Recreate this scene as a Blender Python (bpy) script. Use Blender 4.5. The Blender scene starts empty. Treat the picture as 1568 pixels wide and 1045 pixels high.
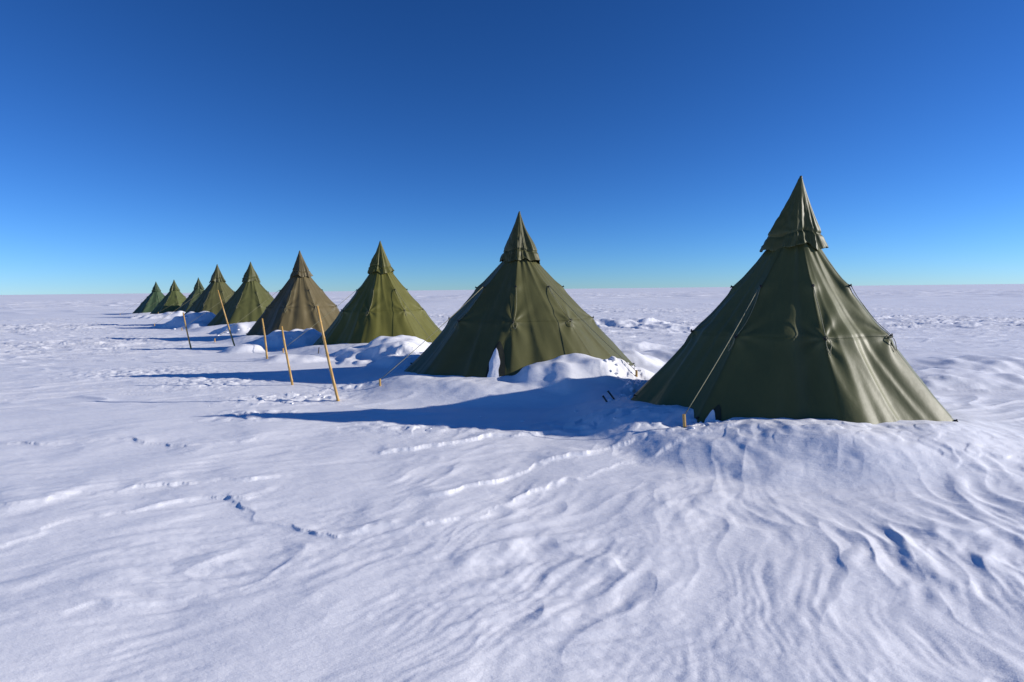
import bpy, math, numpy as np
from mathutils import Vector, Matrix
scene=bpy.context.scene
rng=np.random.default_rng(7)
# ---------------------------------------------------------------- noise
_perm=rng.permutation(256).astype(np.int32)
_ang=rng.uniform(0,2*math.pi,256).astype(np.float32)
_gx=np.cos(_ang); _gy=np.sin(_ang)
def noise(x,y,seed=0):
    x=np.asarray(x,dtype=np.float32)+np.float32(17.31*seed+1000); y=np.asarray(y,dtype=np.float32)+np.float32(9.77*seed+1000)
    xf0=np.floor(x); yf0=np.floor(y)
    xi=xf0.astype(np.int32); yi=yf0.astype(np.int32)
    xf=x-xf0; yf=y-yf0
    u=xf*xf*xf*(xf*(xf*6-15)+10); v=yf*yf*yf*(yf*(yf*6-15)+10)
    h0=_perm[xi&255]; h1=_perm[(xi+1)&255]
    def g(h,iy,dx,dy):
        k=_perm[(h+iy)&255]
        return _gx[k]*dx+_gy[k]*dy
    a=g(h0,yi,xf,yf); b=g(h1,yi,xf-1,yf); c=g(h0,yi+1,xf,yf-1); d=g(h1,yi+1,xf-1,yf-1)
    ab=a+(b-a)*u
    return (ab+((c+(d-c)*u)-ab)*v)*1.5
def sst(a,b,x):
    t=np.clip((x-a)/(b-a),0,1); return t*t*(3-2*t)
# ---------------------------------------------------------------- layout (metres; viewer at origin looking +Y)
TENTS=[ # x, y, base z, scale, width factor, apex lean x, colour, seed
 (3.60,7.70,-0.05,1.00,.985,.23,(0.104,0.110,0.038),1),
 (0.14,11.45,-0.06,1.03,1.13,.03,(0.104,0.103,0.036),2),
 (-3.88,17.2,-0.02,1.00,1.02,-.02,(0.128,0.124,0.028),3),
 (-7.75,21.1,0.00,1.00,1.0,.0,(0.135,0.108,0.050),4),
 (-12.5,27.4,-0.05,1.00,1.0,.03,(0.100,0.104,0.034),5),
 (-15.6,30.4,0.00,1.00,1.0,.0,(0.100,0.100,0.038),6),
 (-25.8,47.2,-0.25,1.00,1.0,.0,(0.074,0.092,0.042),7),
 (-28.9,49.0,-0.35,1.00,1.0,.0,(0.100,0.118,0.040),8),
 (-34.2,55.0,-0.38,1.00,1.0,.0,(0.060,0.098,0.048),9)]
MOUNDS=[(1.05,9.25,.72,.46,.33),(-2.75,14.2,1.0,.75,.40),(-2.5,13.0,.6,.6,.20),(-6.9,17.9,.95,.7,.40),(-7.6,16.1,.5,.35,.20),
 (-10.9,23.6,1.0,.7,.42),(-15.6,28.0,1.1,.8,.44),(-14.6,26.6,.6,.5,.25),(4.9,25.,1.6,.9,.30),(6.3,23.,1.2,.7,.15),(2.5,12.7,.7,.5,.26),(2.6,16.3,1.2,.6,.22),
 (7.4,9.9,1.3,.6,.20),(9.6,11.5,1.6,.7,.20),(4.6,14.,1.5,.7,.18),(-27.0,45.,2.,1.,.35),(-5.4,13.9,.7,.4,.12),(2.0,9.6,.4,.35,.15)]
ROUGH=[(1.9,9.0,.40,.5,.75),(1.0,6.9,.9,.30,.5),(-3.6,8.9,.9,.4,.45),(-2.8,9.9,.6,.4,.3),(-3.6,7.7,.5,.3,.45),(2.0,6.30,.5,.25,.6),
 (-5.6,10.6,1.0,.7,.4),(-8.,12.,1.5,.8,.4),(-2.4,13.2,.5,.5,.4),(3.4,5.7,1.6,.25,.22),(-1.2,7.0,.8,.3,.3),(4.4,5.1,1.2,.3,.2)]
CURVES=[ # polylines, height
 ([(-2.45,4.85),(-2.31,4.53),(-1.95,4.21),(-1.58,3.99),(-1.22,3.88),(-1.03,4.01),(-.62,4.08),(-.26,4.22),(.05,4.6),(.37,4.90),(1.11,5.48),(2.15,5.92),(2.79,6.14),(4.88,6.38)],.018,.9),
 ([(-.85,4.49),(-.25,4.92),(.43,5.65),(1.14,5.97),(1.7,6.15)],.030,.7),
 ([(-3.75,3.4),(-3.45,3.72),(-3.31,4.18),(-2.94,4.38),(-2.4,4.6),(-2.1,4.55)],.022,.7),
 ([(-4.6,4.2),(-3.98,4.42),(-3.67,4.67),(-3.26,4.86),(-2.63,5.04),(-2.0,5.2)],.024,.8),
 ([(-6.0,6.2),(-4.6,6.5),(-3.6,6.2),(-2.7,6.6)],.020,.8),
 ([(-1.7,5.9),(-.9,6.1),(-.2,6.5),(.5,6.6),(1.1,6.5)],.03,.6),
 ([(-2.9,2.85),(-2.2,3.0),(-1.55,3.25),(-1.2,3.3)],.016,.5)]
def seg_field(x,y,pts):
    best=np.full(x.shape,1e9,np.float32); sign=np.zeros_like(best); tt=np.zeros_like(best)
    n=len(pts)-1
    for i in range(n):
        ax,ay=pts[i]; bx,by=pts[i+1]; dx,dy=bx-ax,by-ay; L2=dx*dx+dy*dy
        t=np.clip(((x-ax)*dx+(y-ay)*dy)/L2,0,1)
        ex=x-ax-t*dx; ey=y-ay-t*dy; d=np.sqrt(ex*ex+ey*ey)
        s=np.sign(dx*ey-dy*ex); m=d<best
        best=np.where(m,d,best); sign=np.where(m,s,sign); tt=np.where(m,(i+t)/n,tt)
    return best*sign,tt
def terrain(x,y,sp=None):
    x=np.asarray(x,np.float32); y=np.asarray(y,np.float32)
    r=np.sqrt(x*x+y*y)
    if sp is None: sp=np.full(x.shape,.004,np.float32)
    h=np.zeros_like(x)
    def part(mask,fn):
        if not mask.any(): return
        X=x[mask];Y=y[mask];S=sp[mask];R=r[mask]
        h[mask]+=fn(X,Y,R,lambda lam: sst(1.5,3.2,lam/np.maximum(S,1e-4)))
    h+= -0.32*sst(33,48,y)*sst(-8,-24,x)
    h+= 0.05*noise(x/9,y/7,1)
    part(r>25,lambda X,Y,R,aa: 0.22*noise(X/60,Y/35,2)*sst(25,90,R))
    # near drifts: orientation fans out from along-view (right) to across-view (left)
    def f_near(X,Y,R,aa):
        near=1-sst(6.4,8.8,Y)
        wx=X+.15*noise(X/.9,Y/.9,3)+.03*noise(X/.25,Y/.25,5); wy=Y+.15*noise(X/.9,Y/.9,4)
        j=.25*noise(X/.8,Y/.8,6)
        wr=sst(.1,1.5,X-.15*Y+j); wl=1-sst(-1.7,-.2,X+.1*Y+j); wc=np.clip(1-wr-wl,0,1)
        m=.30+1.0*sst(-.3,.5,noise(X/1.1,Y/1.2,7))
        mf=.20+1.0*sst(-.25,.4,noise(X/.7,Y/.8,17))
        def layer(azd,w,seed,fine):
            a=math.radians(azd); tx,ty=math.sin(a),math.cos(a)
            al=wx*tx+wy*ty; ac=wx*ty-wy*tx
            n1=noise(ac/.22,al/.46,seed); n1=np.where(n1>0,1.5*n1,.45*n1)
            rg=1-np.abs(noise(ac/.30,al/.85,seed+4))*2.6; rg=np.maximum(rg,0)**1.6
            n2=noise(ac/.11,al/.28,seed+1); n2=np.where(n2>0,1.4*n2,.6*n2)
            n3=noise(ac/.050,al/.34,seed+2)
            n4=noise(ac/.021,al/.22,seed+3)
            return w*(m*(.0165*n1+.0115*rg+.0075*n2*aa(.11))+mf*fine*(.0038*n3*aa(.05)+.0018*n4*aa(.021)))
        amp=near*(1.0-.55*sst(3.6,5.6,Y))
        o=amp*(layer(14,wr,10,1.)*1.05+layer(38,wc,20,1.)*.85+layer(66,wl,30,1.3)*.72)
        a=math.radians(80); al=X*math.sin(a)+Y*math.cos(a); ac=X*math.cos(a)-Y*math.sin(a)
        pm=sst(-.1,.35,noise(X/1.6,Y/1.1,8))
        o+=near*pm*(.0060*noise(ac/.10,al/.6,9)+.0038*noise(ac/.042,al/.3,19)*aa(.042))
        o+=near*.0016*noise(X/.07,Y/.05,29)*aa(.05)*(.3+pm)
        a=math.radians(20); o+=near*.022*noise((X*math.cos(a)-Y*math.sin(a))/.85,(X*math.sin(a)+Y*math.cos(a))/1.5,41)
        return o
    part((y<8.8)&(y>-4)&(r<16),f_near)
    def f_mid(X,Y,R,aa):
        mid=sst(4.6,8.,Y)+(Y<0)*.5
        a=math.radians(80); tx,ty=math.sin(a),math.cos(a)
        jx=X+.3*noise(X/2,Y/2,48); jy=Y+.3*noise(X/2,Y/2,49)
        al=jx*tx+jy*ty; ac=jx*ty-jy*tx
        rd=np.maximum(0,1-np.abs(noise(ac/.42,al/1.6,51))*3.6)**1.5
        patch=.15+sst(-.05,.5,noise(X/5,Y/4,52))
        return mid*(.009*noise(ac/.5,al/1.6,50)*aa(.5)+.019*rd*patch*aa(.4)+.011*patch*noise(ac/.15,al/.6,53)*aa(.15)+.005*noise(ac/.08,al/.3,54)*aa(.08))
    part(((y>4.6)|(y<0))&(r<90),f_mid)
    def f_far(X,Y,R,aa):
        far=sst(11,28,R)
        camp=(1-sst(2.0,6,np.abs((X+.87*(Y-12))*.76)))*(R<60)
        far=far*(1-.8*camp)*(.45+.7*sst(-.2,.3,noise(X/14,Y/9,62)))
        jx=X+.6*noise(X/2,Y/2,63)+.15*noise(X/.5,Y/.5,66); jy=Y+.3*noise(X/2,Y/2,64)+.1*noise(X/.5,Y/.5,67)
        r1=np.maximum(0,1-np.abs(noise(jx/3.2,jy/1.1,55))*4.5)
        r2=np.maximum(0,1-np.abs(noise(jx/1.4,jy/.5,56))*4.0)
        r3=sst(.15,.4,noise(jx/1.1,jy/.4,61))
        return far*(.055*r1*aa(.8)+.042*r2*aa(.5)+.038*r3*aa(.4)+.035*noise(X/2.6,Y/1.6,57)*aa(1.6))
    part((r>11)&(r<400),f_far)
    part(r>50,lambda X,Y,R,aa: sst(50,130,R)*(.22*np.maximum(0,1-np.abs(noise(X/9,Y/5,58))*3)*aa(4)+.16*noise(X/5,Y/3,59)*aa(3)))
    part(r>200,lambda X,Y,R,aa: sst(200,500,R)*(.5*noise(X/60,Y/30,60)*aa(30)+.3*noise(X/25,Y/14,65)*aa(13)))
    def f_curve(X,Y,R,aa):
        add=np.zeros_like(X)
        jx=X+.09*noise(X/.35,Y/.35,70)+.03*noise(X/.1,Y/.1,71); jy=Y+.09*noise(X/.35,Y/.35,72)+.03*noise(X/.1,Y/.1,73)
        var=.5+.6*sst(-.3,.3,noise(X/.5,Y/.5,74))
        for pts,hh,wd in CURVES:
            d,t=seg_field(jx,jy,pts)
            end=sst(0,.12,t)*sst(1,.88,t)
            add+=hh*var*end*np.where(d>0,np.exp(-np.maximum(d,0)/(wd*.45)),np.exp(np.minimum(d,0)/.020))
        return add
    part((r<10)&(y>2.3),f_curve)
    for mx,my,sx,sy,mh in MOUNDS:
        k=np.abs(x-mx)<3.2*sx; k&=np.abs(y-my)<3.2*sy
        def f(X,Y,R,aa):
            dx=(X-mx)/sx; dy=(Y-my)/sy
            q=np.sqrt(dx*dx+dy*dy)*(1+.28*noise(X*1.6,Y*1.6,80)+.03*noise(X*6,Y*6,82))
            return mh*(1-sst(.35,1.75,q))*(1+.25*noise(X*2.2,Y*2.2,81))
        part(k,f)
    for i,(cx,cy,bz,s,wf,ln,c,sd) in enumerate(TENTS):
        k=(np.abs(x-cx)<4.6)&(np.abs(y-cy)<4.6)
        def f(X,Y,R_,aa):
            dx=X-cx; dy=Y-cy; rho=np.sqrt(dx*dx+dy*dy)
            R=2.2*s*wf
            fc=np.arctan2(-cy,-cx); an=np.arctan2(dy,dx)-fc; an=np.arctan2(np.sin(an),np.cos(an))
            w=np.clip(np.cos(an),0,1)**.8
            fall=1-sst(R-.1,R+1.1+.3*noise(X*.8,Y*.8,90+i),rho)
            w2=w*(1+.22*noise(X*1.1,Y*1.1,100+i)+.04*noise(X*5,Y*5,101+i))
            return (.27 if i<6 else .2)*w2*fall+.05*fall*(1-w)
        part(k,f)
    k=(np.abs(x-2.1)<1)&(np.abs(y-6.35)<1)
    part(k,lambda X,Y,R,aa: -.12*np.exp(-((X-2.05)**2/.16+(Y-6.35)**2/.05)))
    for mx,my,sx,sy,am in ROUGH:
        k=(np.abs(x-mx)<2.3*sx)&(np.abs(y-my)<2.3*sy)
        def f(X,Y,R,aa):
            w=np.exp(-((X-mx)/sx)**2-((Y-my)/sy)**2)*am
            return w*aa(.2)*(.055*(np.abs(noise(X/.33,Y/.33,110))*2-.4)+.05*sst(.05,.22,noise(X/.22,Y/.2,111))+.018*noise(X/.09,Y/.09,112))
        part(k,f)
    return h
def tz(x,y): return float(terrain(np.array([x]),np.array([y]))[0])
# ---------------------------------------------------------------- material helpers
def newmat(name):
    m=bpy.data.materials.new(name); m.use_nodes=True
    nt=m.node_tree; b=nt.nodes['Principled BSDF']; return m,nt,b
def N(nt,t,**k):
    n=nt.nodes.new(t)
    for a,v in k.items(): setattr(n,a,v)
    return n
def snow_material():
    m,nt,b=newmat('snow'); L=nt.links
    tc=N(nt,'ShaderNodeTexCoord')
    def nz(scale,stretch,rot,detail=4,rough=.6):
        mp=N(nt,'ShaderNodeMapping'); mp.inputs['Scale'].default_value=stretch; mp.inputs['Rotation'].default_value=(0,0,rot)
        L.new(tc.outputs['Object'],mp.inputs['Vector'])
        n=N(nt,'ShaderNodeTexNoise'); n.inputs['Scale'].default_value=scale; n.inputs['Detail'].default_value=detail; n.inputs['Roughness'].default_value=rough
        L.new(mp.outputs[0],n.inputs['Vector']); return n
    n1=nz(16,(.40,1,1),math.radians(-20),5,.62)
    n2=nz(150,(1,1,1),0,2,.7)
    n3=nz(1.6,(.4,1,1),math.radians(5),6,.6)
    cr=N(nt,'ShaderNodeValToRGB'); cr.color_ramp.elements[0].position=.3; cr.color_ramp.elements[1].position=.7
    cr.color_ramp.elements[0].color=(.86,.87,.90,1); cr.color_ramp.elements[1].color=(.94,.94,.95,1)
    L.new(n3.outputs['Fac'],cr.inputs[0]); L.new(cr.outputs[0],b.inputs['Base Color'])
    n4=nz(1.5,(.45,1,1),math.radians(-10),7,.70)
    b0=N(nt,'ShaderNodeBump'); b0.inputs['Strength'].default_value=.5; b0.inputs['Distance'].default_value=.05
    b1=N(nt,'ShaderNodeBump'); b1.inputs['Strength'].default_value=.55; b1.inputs['Distance'].default_value=.010
    b2=N(nt,'ShaderNodeBump'); b2.inputs['Strength'].default_value=.38; b2.inputs['Distance'].default_value=.0025
    L.new(n4.outputs['Fac'],b0.inputs['Height']); L.new(b0.outputs[0],b1.inputs['Normal'])
    L.new(n1.outputs['Fac'],b1.inputs['Height']); L.new(n2.outputs['Fac'],b2.inputs['Height'])
    L.new(b1.outputs[0],b2.inputs['Normal']); L.new(b2.outputs[0],b.inputs['Normal'])
    b.inputs['Roughness'].default_value=.55
    b.inputs['Specular IOR Level'].default_value=.25
    return m
def canvas_material(name,col):
    m,nt,b=newmat(name); L=nt.links
    tc=N(nt,'ShaderNodeTexCoord')
    n=N(nt,'ShaderNodeTexNoise'); n.inputs['Scale'].default_value=1.7; n.inputs['Detail'].default_value=6; n.inputs['Roughness'].default_value=.6
    mp=N(nt,'ShaderNodeMapping'); mp.inputs['Scale'].default_value=(1,1,.45); L.new(tc.outputs['Object'],mp.inputs[0]); L.new(mp.outputs[0],n.inputs['Vector'])
    cr=N(nt,'ShaderNodeValToRGB'); cr.color_ramp.elements[0].position=.3; cr.color_ramp.elements[1].position=.72
    cr.color_ramp.elements[0].color=(*[c*.92 for c in col],1); cr.color_ramp.elements[1].color=(*[c*1.10 for c in col],1)
    L.new(n.outputs['Fac'],cr.inputs[0]); L.new(cr.outputs[0],b.inputs['Base Color'])
    w=N(nt,'ShaderNodeTexNoise'); w.inputs['Scale'].default_value=260; w.inputs['Detail'].default_value=2
    w2=N(nt,'ShaderNodeTexNoise'); w2.inputs['Scale'].default_value=7; w2.inputs['Detail'].default_value=3; L.new(mp.outputs[0],w2.inputs['Vector'])
    L.new(tc.outputs['Object'],w.inputs['Vector'])
    b1=N(nt,'ShaderNodeBump'); b1.inputs['Strength'].default_value=.15; b1.inputs['Distance'].default_value=.002; L.new(w.outputs['Fac'],b1.inputs['Height'])
    b2=N(nt,'ShaderNodeBump'); b2.inputs['Strength'].default_value=.3; b2.inputs['Distance'].default_value=.015; L.new(w2.outputs['Fac'],b2.inputs['Height'])
    L.new(b1.outputs[0],b2.inputs['Normal']); L.new(b2.outputs[0],b.inputs['Normal'])
    b.inputs['Roughness'].default_value=.50; b.inputs['Specular IOR Level'].default_value=.3
    return m
def plain_material(name,c1,c2,scale=20,rough=.6,stretch=(1,1,1)):
    m,nt,b=newmat(name); L=nt.links
    tc=N(nt,'ShaderNodeTexCoord'); mp=N(nt,'ShaderNodeMapping'); mp.inputs['Scale'].default_value=stretch
    n=N(nt,'ShaderNodeTexNoise'); n.inputs['Scale'].default_value=scale; n.inputs['Detail'].default_value=4
    L.new(tc.outputs['Object'],mp.inputs[0]); L.new(mp.outputs[0],n.inputs['Vector'])
    cr=N(nt,'ShaderNodeValToRGB'); cr.color_ramp.elements[0].position=.35; cr.color_ramp.elements[1].position=.65
    cr.color_ramp.elements[0].color=(*c1,1); cr.color_ramp.elements[1].color=(*c2,1)
    L.new(n.outputs['Fac'],cr.inputs[0]); L.new(cr.outputs[0],b.inputs['Base Color']); b.inputs['Roughness'].default_value=rough
    return m
SNOW=snow_material()
SEAM=plain_material('canvas_seam',(.060,.064,.022),(.085,.088,.032),30)
CORD=plain_material('cord',(.22,.21,.11),(.30,.28,.16),60)
DARK=plain_material('dark_fitting',(.012,.012,.012),(.03,.03,.028),40)
GAP_SHADE=plain_material('gap_shade',(.020,.024,.014),(.03,.034,.018),20,.8)  # near-black colour stands in for the shade inside a door gap
BAMBOO=plain_material('bamboo',(.42,.24,.06),(.60,.38,.12),8,.45,(1,1,.3))
WOOD=plain_material('dark_wood',(.05,.035,.02),(.09,.06,.035),20)
def mesh_from(name,V,F,mat,smooth=True,parent=None):
    me=bpy.data.meshes.new(name)
    V=np.asarray([tuple(v) for v in V] if not isinstance(V,np.ndarray) else V,dtype=float)
    me.from_pydata(V.tolist(),[],[tuple(map(int,f)) for f in F]); me.update()
    if smooth: me.polygons.foreach_set('use_smooth',[True]*len(me.polygons))
    me.materials.append(mat)
    o=bpy.data.objects.new(name,me); scene.collection.objects.link(o)
    if parent: o.parent=parent
    return o
def grid_faces(nr,nc,closed):
    f=[]
    for i in range(nr-1):
        for j in range(nc if closed else nc-1):
            k=(j+1)%nc
            f.append((i*nc+j,i*nc+k,(i+1)*nc+k,(i+1)*nc+j))
    return f
def tube(V,F,pts,rad,ns=6):
    pts=[Vector(p) for p in pts]; base=len(V)
    for i,p in enumerate(pts):
        d=(pts[min(i+1,len(pts)-1)]-pts[max(i-1,0)]).normalized()
        u=d.orthogonal().normalized() if i==0 else (pu-d*pu.dot(d)).normalized()
        pu=u; v=d.cross(u); rr=rad[i] if hasattr(rad,'__len__') else rad
        for k in range(ns):
            a=2*math.pi*k/ns; V.append(p+u*math.cos(a)*rr+v*math.sin(a)*rr)
    for i in range(len(pts)-1):
        for k in range(ns):
            k2=(k+1)%ns
            F.append((base+i*ns+k,base+i*ns+k2,base+(i+1)*ns+k2,base+(i+1)*ns+k))
    F.append(tuple(base+k for k in range(ns))[::-1]); e=base+(len(pts)-1)*ns; F.append(tuple(e+k for k in range(ns)))
# ---------------------------------------------------------------- ground sheet
def build_ground():
    half=math.radians(50); nf=1450; ncoarse=150
    a1=np.linspace(-half,half,nf); a2=np.linspace(half,2*math.pi-half,ncoarse+2)[1:-1]
    az=np.concatenate([a1,a2]); nc=len(az)
    rr=[.25]
    while rr[-1]<7000:
        r=rr[-1]; k=.012 if (r<1.2 or r>250) else (.0044 if r<60 else .007)
        rr.append(r*(1+k))
    rr=np.array(rr); nr=len(rr)
    A,Rr=np.meshgrid(az,rr)
    X=(Rr*np.sin(A)).astype(np.float32).ravel(); Y=(Rr*np.cos(A)).astype(np.float32).ravel()
    sp=(Rr*np.where(Rr<60,.0044,np.where(Rr<250,.007,.012))).astype(np.float32).ravel()
    coarse=(np.abs(((A+math.pi)%(2*math.pi))-math.pi)>half).ravel()
    sp=np.where(coarse,np.maximum(sp,Rr.ravel()*.03),sp).astype(np.float32)
    Z=terrain(X,Y,sp)
    V=np.stack([X,Y,Z],1).astype(np.float32)
    z0=float(Z[:nc].mean())
    V=np.concatenate([V,np.array([[0,0,z0]],np.float32)])
    i=np.arange(nr-1)[:,None]*nc; j=np.arange(nc)[None,:]; k=(j+1)%nc
    Q=np.stack([i+j,i+nc+j,i+nc+k,i+k],-1).reshape(-1,4)
    T=np.stack([np.full(nc,nr*nc),np.arange(nc),(np.arange(nc)+1)%nc],-1)
    me=bpy.data.meshes.new('snow_ground')
    nq=len(Q); nt_=len(T)
    me.vertices.add(len(V)); me.vertices.foreach_set('co',V.ravel())
    me.loops.add(nq*4+nt_*3); me.loops.foreach_set('vertex_index',np.concatenate([Q.ravel(),T.ravel()]).astype(np.int32))
    me.polygons.add(nq+nt_)
    ls=np.concatenate([np.arange(nq)*4,nq*4+np.arange(nt_)*3]).astype(np.int32)
    me.polygons.foreach_set('loop_start',ls)
    me.polygons.foreach_set('use_smooth',np.ones(nq+nt_,bool))
    me.update(calc_edges=True)
    me.materials.append(SNOW)
    o=bpy.data.objects.new('snow_ground',me); scene.collection.objects.link(o)
build_ground()
# ---------------------------------------------------------------- tents
PH0=math.radians(-95); SEC=math.pi/4
Zc=2.22; ZT=3.17
def make_tent(idx,cx,cy,bz,s,wf,ln,col,seed):
    lr=np.random.default_rng(seed*11+3)
    psag=lr.uniform(.3,1.6,8); rout=lr.uniform(-.03,.05,8); leany=lr.uniform(-.02,.02)
    zt1=1.15; zt2=1.75
    def surf(phi,z):
        phi=np.asarray(phi,float); z=np.asarray(z,float)
        q=(phi-PH0)/SEC; k=np.floor(q).astype(int)%8; fr=q-np.floor(q)
        dlt=(fr-.5)*SEC; a=np.abs(fr-.5)*2
        hz=np.clip((Zc-z)/Zc,-.3,1.1)
        R=.36+(2.2*wf-.36)*hz
        R=R*(1-.018*np.sin(np.pi*np.clip(z/Zc,0,1)))
        poly=math.cos(SEC/2)/np.cos(dlt); poly=.97+(poly-.97)*.55
        below=np.where(z<zt1,np.sin(np.pi*np.clip(z/zt1,0,1)),np.sin(np.pi*np.clip((z-zt1)/(Zc-zt1),0,1))*.9)
        sag=-.030*psag[k]*(1-a**2)*below
        rk=np.where(fr<.5,rout[k],rout[(k+1)%8])
        low=np.clip(1-z/Zc,0,1)
        r=R*poly+sag+rk*low*a**2
        g=np.exp(-((1-a)*SEC/2*R/.10)**2)
        r=r+.045*g*np.exp(-((z-zt1)/.10)**2)+.030*g*np.exp(-((z-zt2)/.08)**2)
        # long vertical folds of slack canvas
        f1=noise(phi*2.6+seed*3.7,z*.35+.2*np.sin(phi*3),200+seed)
        f2=noise(phi*5.3+seed*1.7,z*.5+.3*a,230+seed)
        f3=1-2*np.minimum(np.abs(noise(phi*3.4+seed*2.1+.25*z,z*.25,240+seed))*3,1)
        env=np.sin(np.pi*np.clip((z+.3)/(Zc+.35),0,1))**.5
        if idx<2:   # slack front panels: a deep pleat either side of the front seam
            vc,per,am=((math.radians(-101.5),math.radians(43),.046) if idx==0 else (math.radians(-88),math.radians(46),.030))
            dq=np.arctan2(np.sin(phi-vc-.05*(z-1)),np.cos(phi-vc-.05*(z-1)))
            wv=np.exp(-(dq/.62)**2)
            r=r-R*am*np.cos(2*np.pi*dq/per)*wv*env
            f1=f1*(1-.8*wv)
        r=r+R*(.046*f1+.024*f2+.008*f3)*env
        # gathers at the hem and pleats under the cap
        r=r+.040*np.exp(-np.maximum(z,0)/.40)*noise(phi*11+seed,z*1.1+phi*1.2,210+seed)
        r=r+.026*np.exp(-np.maximum(Zc-z,0)/.55)*noise(phi*5.5+seed,z*.5,220+seed)
        dz=z-zt1; arc=(1-a)*SEC/2*R
        dist=np.sqrt(dz*dz+arc*arc)+.02; ang=np.arctan2(dz,arc)
        r=r+.017*np.exp(-dist/.38)*np.sin(ang*7+seed)*sst(.03,.12,dist)
        r=r-.008*np.exp(-((z-zt1)/.015)**2)*(1-g)
        return np.stack([r*np.cos(phi)+ln*z/ZT,r*np.sin(phi)+leany*z,z],-1)
    root=bpy.data.objects.new('teepee_tent',None); scene.collection.objects.link(root)
    root.location=(cx,cy,bz); root.scale=(s,s,s); root.empty_display_size=.5
    mat=canvas_material('olive_canvas_%d'%idx,col)
    capmat=canvas_material('olive_cap_canvas_%d'%idx,[c*.80 for c in col])
    hi=idx<4
    nphi=400 if hi else 160; nz=150 if hi else 70
    # surf() is only evaluated on (-270, 90] degrees, the closing line lies at the back
    BACK=math.radians(-270)
    ph=BACK+np.arange(nphi)*2*math.pi/nphi; zs=np.linspace(-.12,2.42,nz)
    P,Z=np.meshgrid(ph,zs)
    S1=surf(P,Z); S0=surf(P-2*math.pi,Z); wgt=sst(.9,1.0,(P-BACK)/(2*math.pi))[...,None]
    V=(S1*(1-wgt)+S0*wgt).reshape(-1,3)
    mesh_from('canvas_wall',V,grid_faces(nz,nphi,True),mat,True,root)
    # smoke cap
    nph=320; nzc=90
    t=np.linspace(0,1,nzc); ph=np.arange(nph)*2*math.pi/nph
    Pc,Tc=np.meshgrid(ph,t)
    hem=np.zeros_like(Pc)
    for kk,am in ((3,.026),(5,.022),(8,.018),(13,.010)): hem=hem+am*np.sin(kk*Pc+seed*kk*1.3)
    zc=ZT-(ZT-2.25)*Tc-hem*Tc**5
    rc=.016+.380*Tc**1.10
    tw=.6*np.sin(2*Tc+seed)
    def rdg(k,p): return 1-2*np.abs(np.sin((k*Pc+p)/2))**.6
    fold=.115*rdg(4,seed*1.1+tw)+.105*rdg(7,seed*2.3-tw)+.065*rdg(12,seed+2*tw)+.030*rdg(19,seed*.7)
    rc=rc*(1+fold*(.40+.75*Tc)*(.65+.35*np.sin(Tc*4+Pc*2+seed)))
    flap_dir=math.radians(-20) if idx in(1,3) else math.radians(-172)
    dd=np.arctan2(np.sin(Pc-flap_dir),np.cos(Pc-flap_dir))
    rc=rc+.065*np.exp(-(dd/.28)**2)*sst(.25,.7,Tc)*(1-.5*sst(.8,1,Tc))
    zc=zc-.03*np.exp(-(dd/.3)**2)*Tc**6
    rc=rc-.022*np.exp(-((Tc-.80-.03*np.sin(Pc*2+seed))/.025)**2)
    rc=rc+.010*sst(.85,1,Tc)
    rc=rc+.020*Tc*noise(Pc*4,Tc*9,330+seed)*np.sin(Pc/2)**2
    V=np.stack([rc*np.cos(Pc)+ln*zc/ZT,rc*np.sin(Pc)+leany*zc,zc],-1).reshape(-1,3)
    cap=mesh_from('smoke_cap',V,grid_faces(nzc,nph,True)+[tuple(range(nph))],capmat,True,root)
    md=cap.modifiers.new('s','SOLIDIFY'); md.thickness=.007
    V=[];F=[]
    tipx,tipy=ln,leany*ZT
    tube(V,F,[(tipx,tipy,2.9),(tipx,tipy,ZT-.01),(tipx+.005,tipy,ZT+.02),(tipx,tipy,ZT+.03)],[.014,.022,.018,.008],8)
    mesh_from('pole_tip',V,F,SEAM,True,root)
    # seams
    V=[];F=[]
    def ribbon(phs,zs2,w,vert):
        b=len(V); C=surf(phs,zs2); r=np.maximum(np.hypot(C[:,0],C[:,1]),.1)
        if vert: A=surf(phs-w/2/r,zs2); B=surf(phs+w/2/r,zs2)
        else: A=surf(phs,zs2-w/2); B=surf(phs,zs2+w/2)
        n=np.stack([np.cos(phs),np.sin(phs),np.full(len(phs),.7)],-1)*.004
        A=A+n;B=B+n
        for i in range(len(phs)): V.append(A[i]); V.append(B[i])
        for i in range(len(phs)-1): F.append((b+2*i,b+2*i+1,b+2*i+3,b+2*i+2))
    def fixang(p):
        while p>math.radians(40): p-=2*math.pi
        return p
    for k in range(8): ribbon(np.full(80,fixang(PH0+k*SEC)),np.linspace(0,2.3,80),.008,True)
    ribbon(np.linspace(BACK+.02,BACK+2*math.pi*.9,321),np.full(321,zt1),.006,False)
    mesh_from('seams',V,F,mat,True,root)
    # tie-outs, toggles and cords
    V=[];F=[];Vd=[];Fd=[]
    for k in range(8):
        p=fixang(PH0+k*SEC)
        A=Vector(surf(p,zt2)); B=Vector(surf(p,zt1)); n=Vector((math.cos(p),math.sin(p),.3))
        for Q,rr in ((A,.014),(B,.024),(Vector(surf(p,.25)),.012)):
            c=Q+n*.02
            pts=[c+Vector((math.cos(a)*rr*-math.sin(p),math.cos(a)*rr*math.cos(p),math.sin(a)*rr)) for a in np.linspace(0,2*math.pi,9)]
            tube(Vd,Fd,pts,.0045,5)
            tube(Vd,Fd,[Q-n*.01,Q+n*.02,Q+n*.03+Vector((0,0,-.02))],[.012,.010,.006],6)
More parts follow.
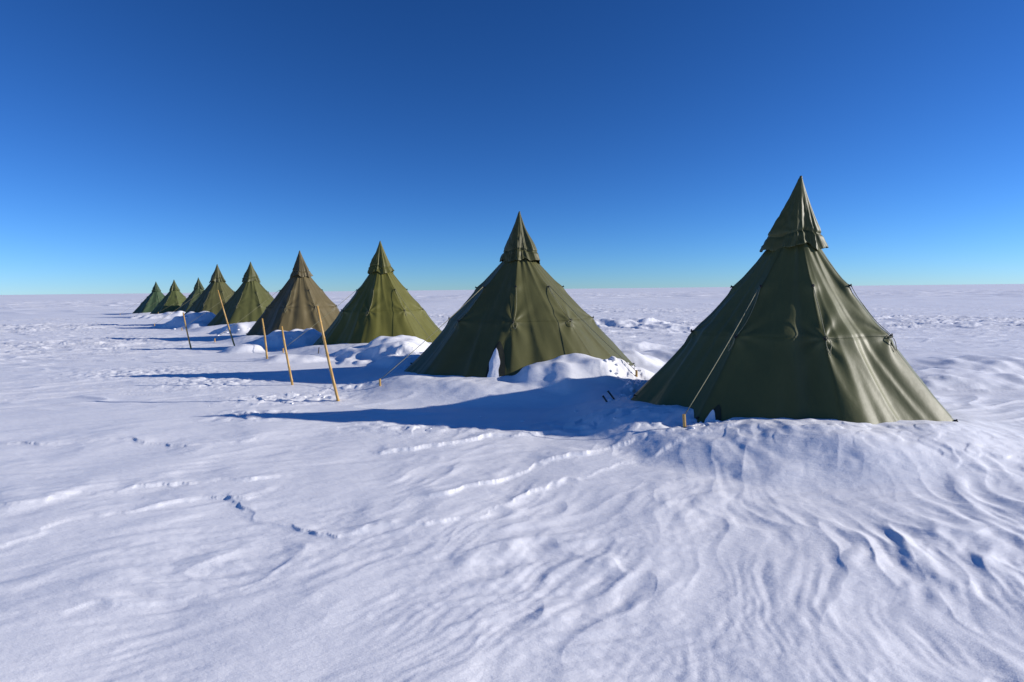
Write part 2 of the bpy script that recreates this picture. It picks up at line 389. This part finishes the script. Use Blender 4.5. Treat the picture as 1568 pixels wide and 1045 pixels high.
        if k%8 in (0,1,3,5,7):
            sagp=[]
            for t in np.linspace(0,1,9):
                q=A.lerp(B,t); m=Vector(surf(p+.03*math.sin(3*t),q.z)); sagp.append(m+n*(.018+.01*math.sin(math.pi*t)))
            tube(V,F,sagp,.0045,5)
            lp=[]
            sgn=1 if lr.random()>.5 else -1; hh=lr.uniform(.05,.09); ww=lr.uniform(.02,.04)
            for a in np.linspace(-.5*math.pi,1.5*math.pi,12):
                off=sgn*(ww+ww*math.cos(a)+.01*math.sin(2*a)); zq=B.z-hh*1.1+hh*math.sin(a)
                m=Vector(surf(p+off/1.2,zq)); lp.append(m+n*.02)
            tube(V,F,lp,.0045,5)
    mesh_from('tie_out_cords',V,F,CORD,True,root)
    mesh_from('tie_out_loops',Vd,Fd,DARK,True,root)
    V=[];F=[];Vp=[];Fp=[]
    def stake(x,y,h,r=.022,tilt=(0,0)):
        z=tz(x,y)
        a=Vector(((x-cx)/s,(y-cy)/s,(z-.15-bz)/s)); b=Vector(((x+tilt[0]-cx)/s,(y+tilt[1]-cy)/s,(z+h-bz)/s))
        tube(Vp,Fp,[a,b],[r,r*.9],8); return b
    def guy(kdeg,zt,x,y,h,tilt=(0,0)):
        p=math.radians(kdeg); A=Vector(surf(p,zt))+Vector((math.cos(p),math.sin(p),.2))*.04
        b=stake(x,y,h,.02,tilt); b2=b+Vector((0,0,-.02))
        pts=[A.lerp(b2,t)+Vector((0,0,-.03*math.sin(math.pi*t))) for t in np.linspace(0,1,9)]
        tube(V,F,pts,.0055,5)
    if idx==0: guy(-140,zt2,1.90,6.15,.14,(-.02,0))
    else:
        p=math.radians(-140); guy(-140,zt2,cx+3.0*s*math.cos(p),cy+3.0*s*math.sin(p),.12)
    p=math.radians(-50)
    if idx in(1,2): guy(-50,zt2,cx+2.85*s*math.cos(p),cy+2.85*s*math.sin(p),.10)
    mesh_from('guy_lines',V,F,CORD,True,root); mesh_from('stakes',Vp,Fp,BAMBOO,False,root)
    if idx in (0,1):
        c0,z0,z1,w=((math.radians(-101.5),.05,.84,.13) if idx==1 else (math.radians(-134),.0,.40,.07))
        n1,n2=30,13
        def leaf(kx,zs_,off,bul,rag,sh):
            V=[]
            for i in range(n1):
                t=i/(n1-1); z=z0+(z1-z0)*t*zs_
                ww=kx*w*(1-t**2.6)**.75*(1+rag*math.sin(9*t+1)+rag*.6*math.sin(21*t))+.003
                for j in range(n2):
                    u=j/(n2-1)*2-1
                    r=math.hypot(*surf(c0,z)[:2]); ph_=c0+(ww*u+sh)/r-.035*t
                    q=surf(ph_,z); o=off+bul*(1-u*u)*(1-t)**.5*(1+.5*float(noise(u*2,t*6,400)))
                    V.append((q[0]+math.cos(ph_)*o,q[1]+math.sin(ph_)*o,q[2]+.5*o))
            return V
        mesh_from('door_gap',leaf(1.25,1.0,.005,0,.0,.02),grid_faces(n1,n2,False),GAP_SHADE,True,root)  # dark sheet laid on the canvas, painted shade in place of an opening
        mesh_from('snow_in_door',leaf(.80,.86,.009,.012,.14,-.01),grid_faces(n1,n2,False),SNOW,True,root)
for i,t in enumerate(TENTS): make_tent(i,*t)
# ---------------------------------------------------------------- bamboo poles
def bamboo(x,y,L,dx,dy,r):
    z=tz(x,y); V=[];F=[]
    top=Vector((dx,dy,L)); d=top
    pts=[];rad=[]
    n=int(L/.24)+2
    ts=np.linspace(-.15,1,n)
    for i,t in enumerate(ts):
        bow=Vector((.012*math.sin(3*t+x),.01*math.cos(2*t),0))
        rr=r*(1.05-.25*max(t,0))
        if 0<i<n-1:
            for o,k in ((-.012,1),(-.004,1.22),(.004,1.22),(.012,1)):
                pts.append(d*t+bow+d.normalized()*o); rad.append(rr*k)
        else: pts.append(d*t+bow); rad.append(rr)
    tube(V,F,pts,rad,10)
    o=mesh_from('bamboo_pole',V,F,BAMBOO); o.location=(x,y,z)
bamboo(-2.70,8.70,1.48,-.27,0,.022)
bamboo(-4.00,10.2,1.07,-.12,0,.021)
bamboo(-5.95,13.7,.98,-.08,.05,.024)
bamboo(-8.56,17.5,1.76,-.44,0,.024)
bamboo(-9.70,17.1,1.12,-.16,0,.022)
def peg(x,y,L,dx,dy,r=.012):
    z=tz(x,y); V=[];F=[]
    tube(V,F,[(-dx*.3,-dy*.3,-.08),(0,0,0),(dx*.6,dy*.6,L*.6),(dx,dy,L)],[r*.6,r,r,r*1.05],8)
    tube(V,F,[(dx-.012,dy,L-.008),(dx+.012,dy,L+.004)],r*.8,6)
    o=mesh_from('tent_peg',V,F,WOOD); o.location=(x,y,z)
peg(1.45,8.0,.12,-.09,0); peg(1.31,7.8,.08,-.05,.02)
peg(-2.05,11.9,.16,.03,0); peg(-5.0,14.6,.15,.02,0)
# ---------------------------------------------------------------- shovelled snow lumps (one object)
import bmesh
VL=[];FL=[];nv=0
lr=np.random.default_rng(5)
tmp=bmesh.new(); bmesh.ops.create_icosphere(tmp,subdivisions=2,radius=1)
IV=np.array([v.co[:] for v in tmp.verts]); IF=[[v.index for v in f.verts] for f in tmp.faces]; tmp.free()
specs=[]
for cx,cy,sx,sy,n,smin,smax in ((1.95,9.0,.22,.5,36,.02,.06),(1.6,8.2,.35,.3,8,.012,.03),(-2.3,12.9,.4,.5,12,.02,.045),(.9,7.0,.8,.3,8,.01,.022),(-3.6,8.8,.7,.4,8,.01,.022),(-6.6,16.8,.6,.4,10,.02,.05),(2.2,6.2,.3,.12,8,.012,.025),(-14.8,27,.9,.5,10,.03,.07),(-10.5,22.5,.7,.5,10,.03,.07)):
    for _ in range(n): specs.append((cx+lr.normal()*sx,cy+lr.normal()*sy,smin+(smax-smin)*lr.random()**2))
sa=np.array(specs); zz=terrain(sa[:,0],sa[:,1])
for (x,y,s),z in zip(specs,zz):
    seed=lr.uniform(0,50)
    d=1+.35*noise(IV[:,0]*1.3+seed,IV[:,1]*1.3+IV[:,2]*1.7,500)
    q=np.sign(IV)*np.abs(IV)**.8*d[:,None]*np.array([s*lr.uniform(.8,1.5),s*lr.uniform(.7,1.3),s*lr.uniform(.45,.8)])
    a=lr.uniform(0,6.28); c,sn=math.cos(a),math.sin(a)
    q=np.stack([q[:,0]*c-q[:,1]*sn,q[:,0]*sn+q[:,1]*c,q[:,2]],1)+np.array([x,y,float(z)+s*.05])
    VL.append(q); FL.extend([[nv+i for i in f] for f in IF]); nv+=len(q)
mesh_from('snow_lumps',np.concatenate(VL),FL,SNOW)
# ---------------------------------------------------------------- light, sky, camera
EL=math.radians(21); AZ=math.radians(90)
w=bpy.data.worlds.new('World'); scene.world=w; w.use_nodes=True
nt=w.node_tree; bg=nt.nodes['Background']
sky=nt.nodes.new('ShaderNodeTexSky'); sky.sky_type='NISHITA'; sky.sun_disc=False
sky.sun_elevation=EL; sky.sun_rotation=AZ; sky.altitude=2500; sky.air_density=1.0; sky.dust_density=.0; sky.ozone_density=2.0
# polarised high-altitude sky: per-channel contrast of the physical sky
sp_=nt.nodes.new('ShaderNodeSeparateColor'); cb=nt.nodes.new('ShaderNodeCombineColor')
nt.links.new(sky.outputs[0],sp_.inputs[0])
for i,(g,k) in enumerate(((1.45,.190),(1.25,.475),(1.22,.86))):
    p=nt.nodes.new('ShaderNodeMath'); p.operation='POWER'; p.inputs[1].default_value=g
    m=nt.nodes.new('ShaderNodeMath'); m.operation='MULTIPLY'; m.inputs[1].default_value=k
    nt.links.new(sp_.outputs[i],p.inputs[0]); nt.links.new(p.outputs[0],m.inputs[0]); nt.links.new(m.outputs[0],cb.inputs[i])
nt.links.new(cb.outputs[0],bg.inputs[0]); bg.inputs[1].default_value=.10
sd=bpy.data.lights.new('sun','SUN'); sd.energy=5.0; sd.angle=math.radians(.5); sd.color=(1,.94,.87)
so=bpy.data.objects.new('sun',sd); scene.collection.objects.link(so)
dirv=Vector((math.cos(EL)*math.sin(AZ),math.cos(EL)*math.cos(AZ),math.sin(EL)))
so.rotation_euler=dirv.to_track_quat('Z','Y').to_euler(); so.location=dirv*50
cd=bpy.data.cameras.new('camera'); cd.lens=20; cd.sensor_width=36; cd.clip_end=20000; cd.clip_start=.05
co=bpy.data.objects.new('camera',cd); scene.collection.objects.link(co); scene.camera=co
co.matrix_world=Matrix.Translation((0,0,1.70))@Matrix.Rotation(math.radians(90-5.2),4,'X')@Matrix.Rotation(math.radians(-.62),4,'Z')
scene.view_settings.view_transform='Standard'; scene.view_settings.look='None'; scene.view_settings.exposure=0
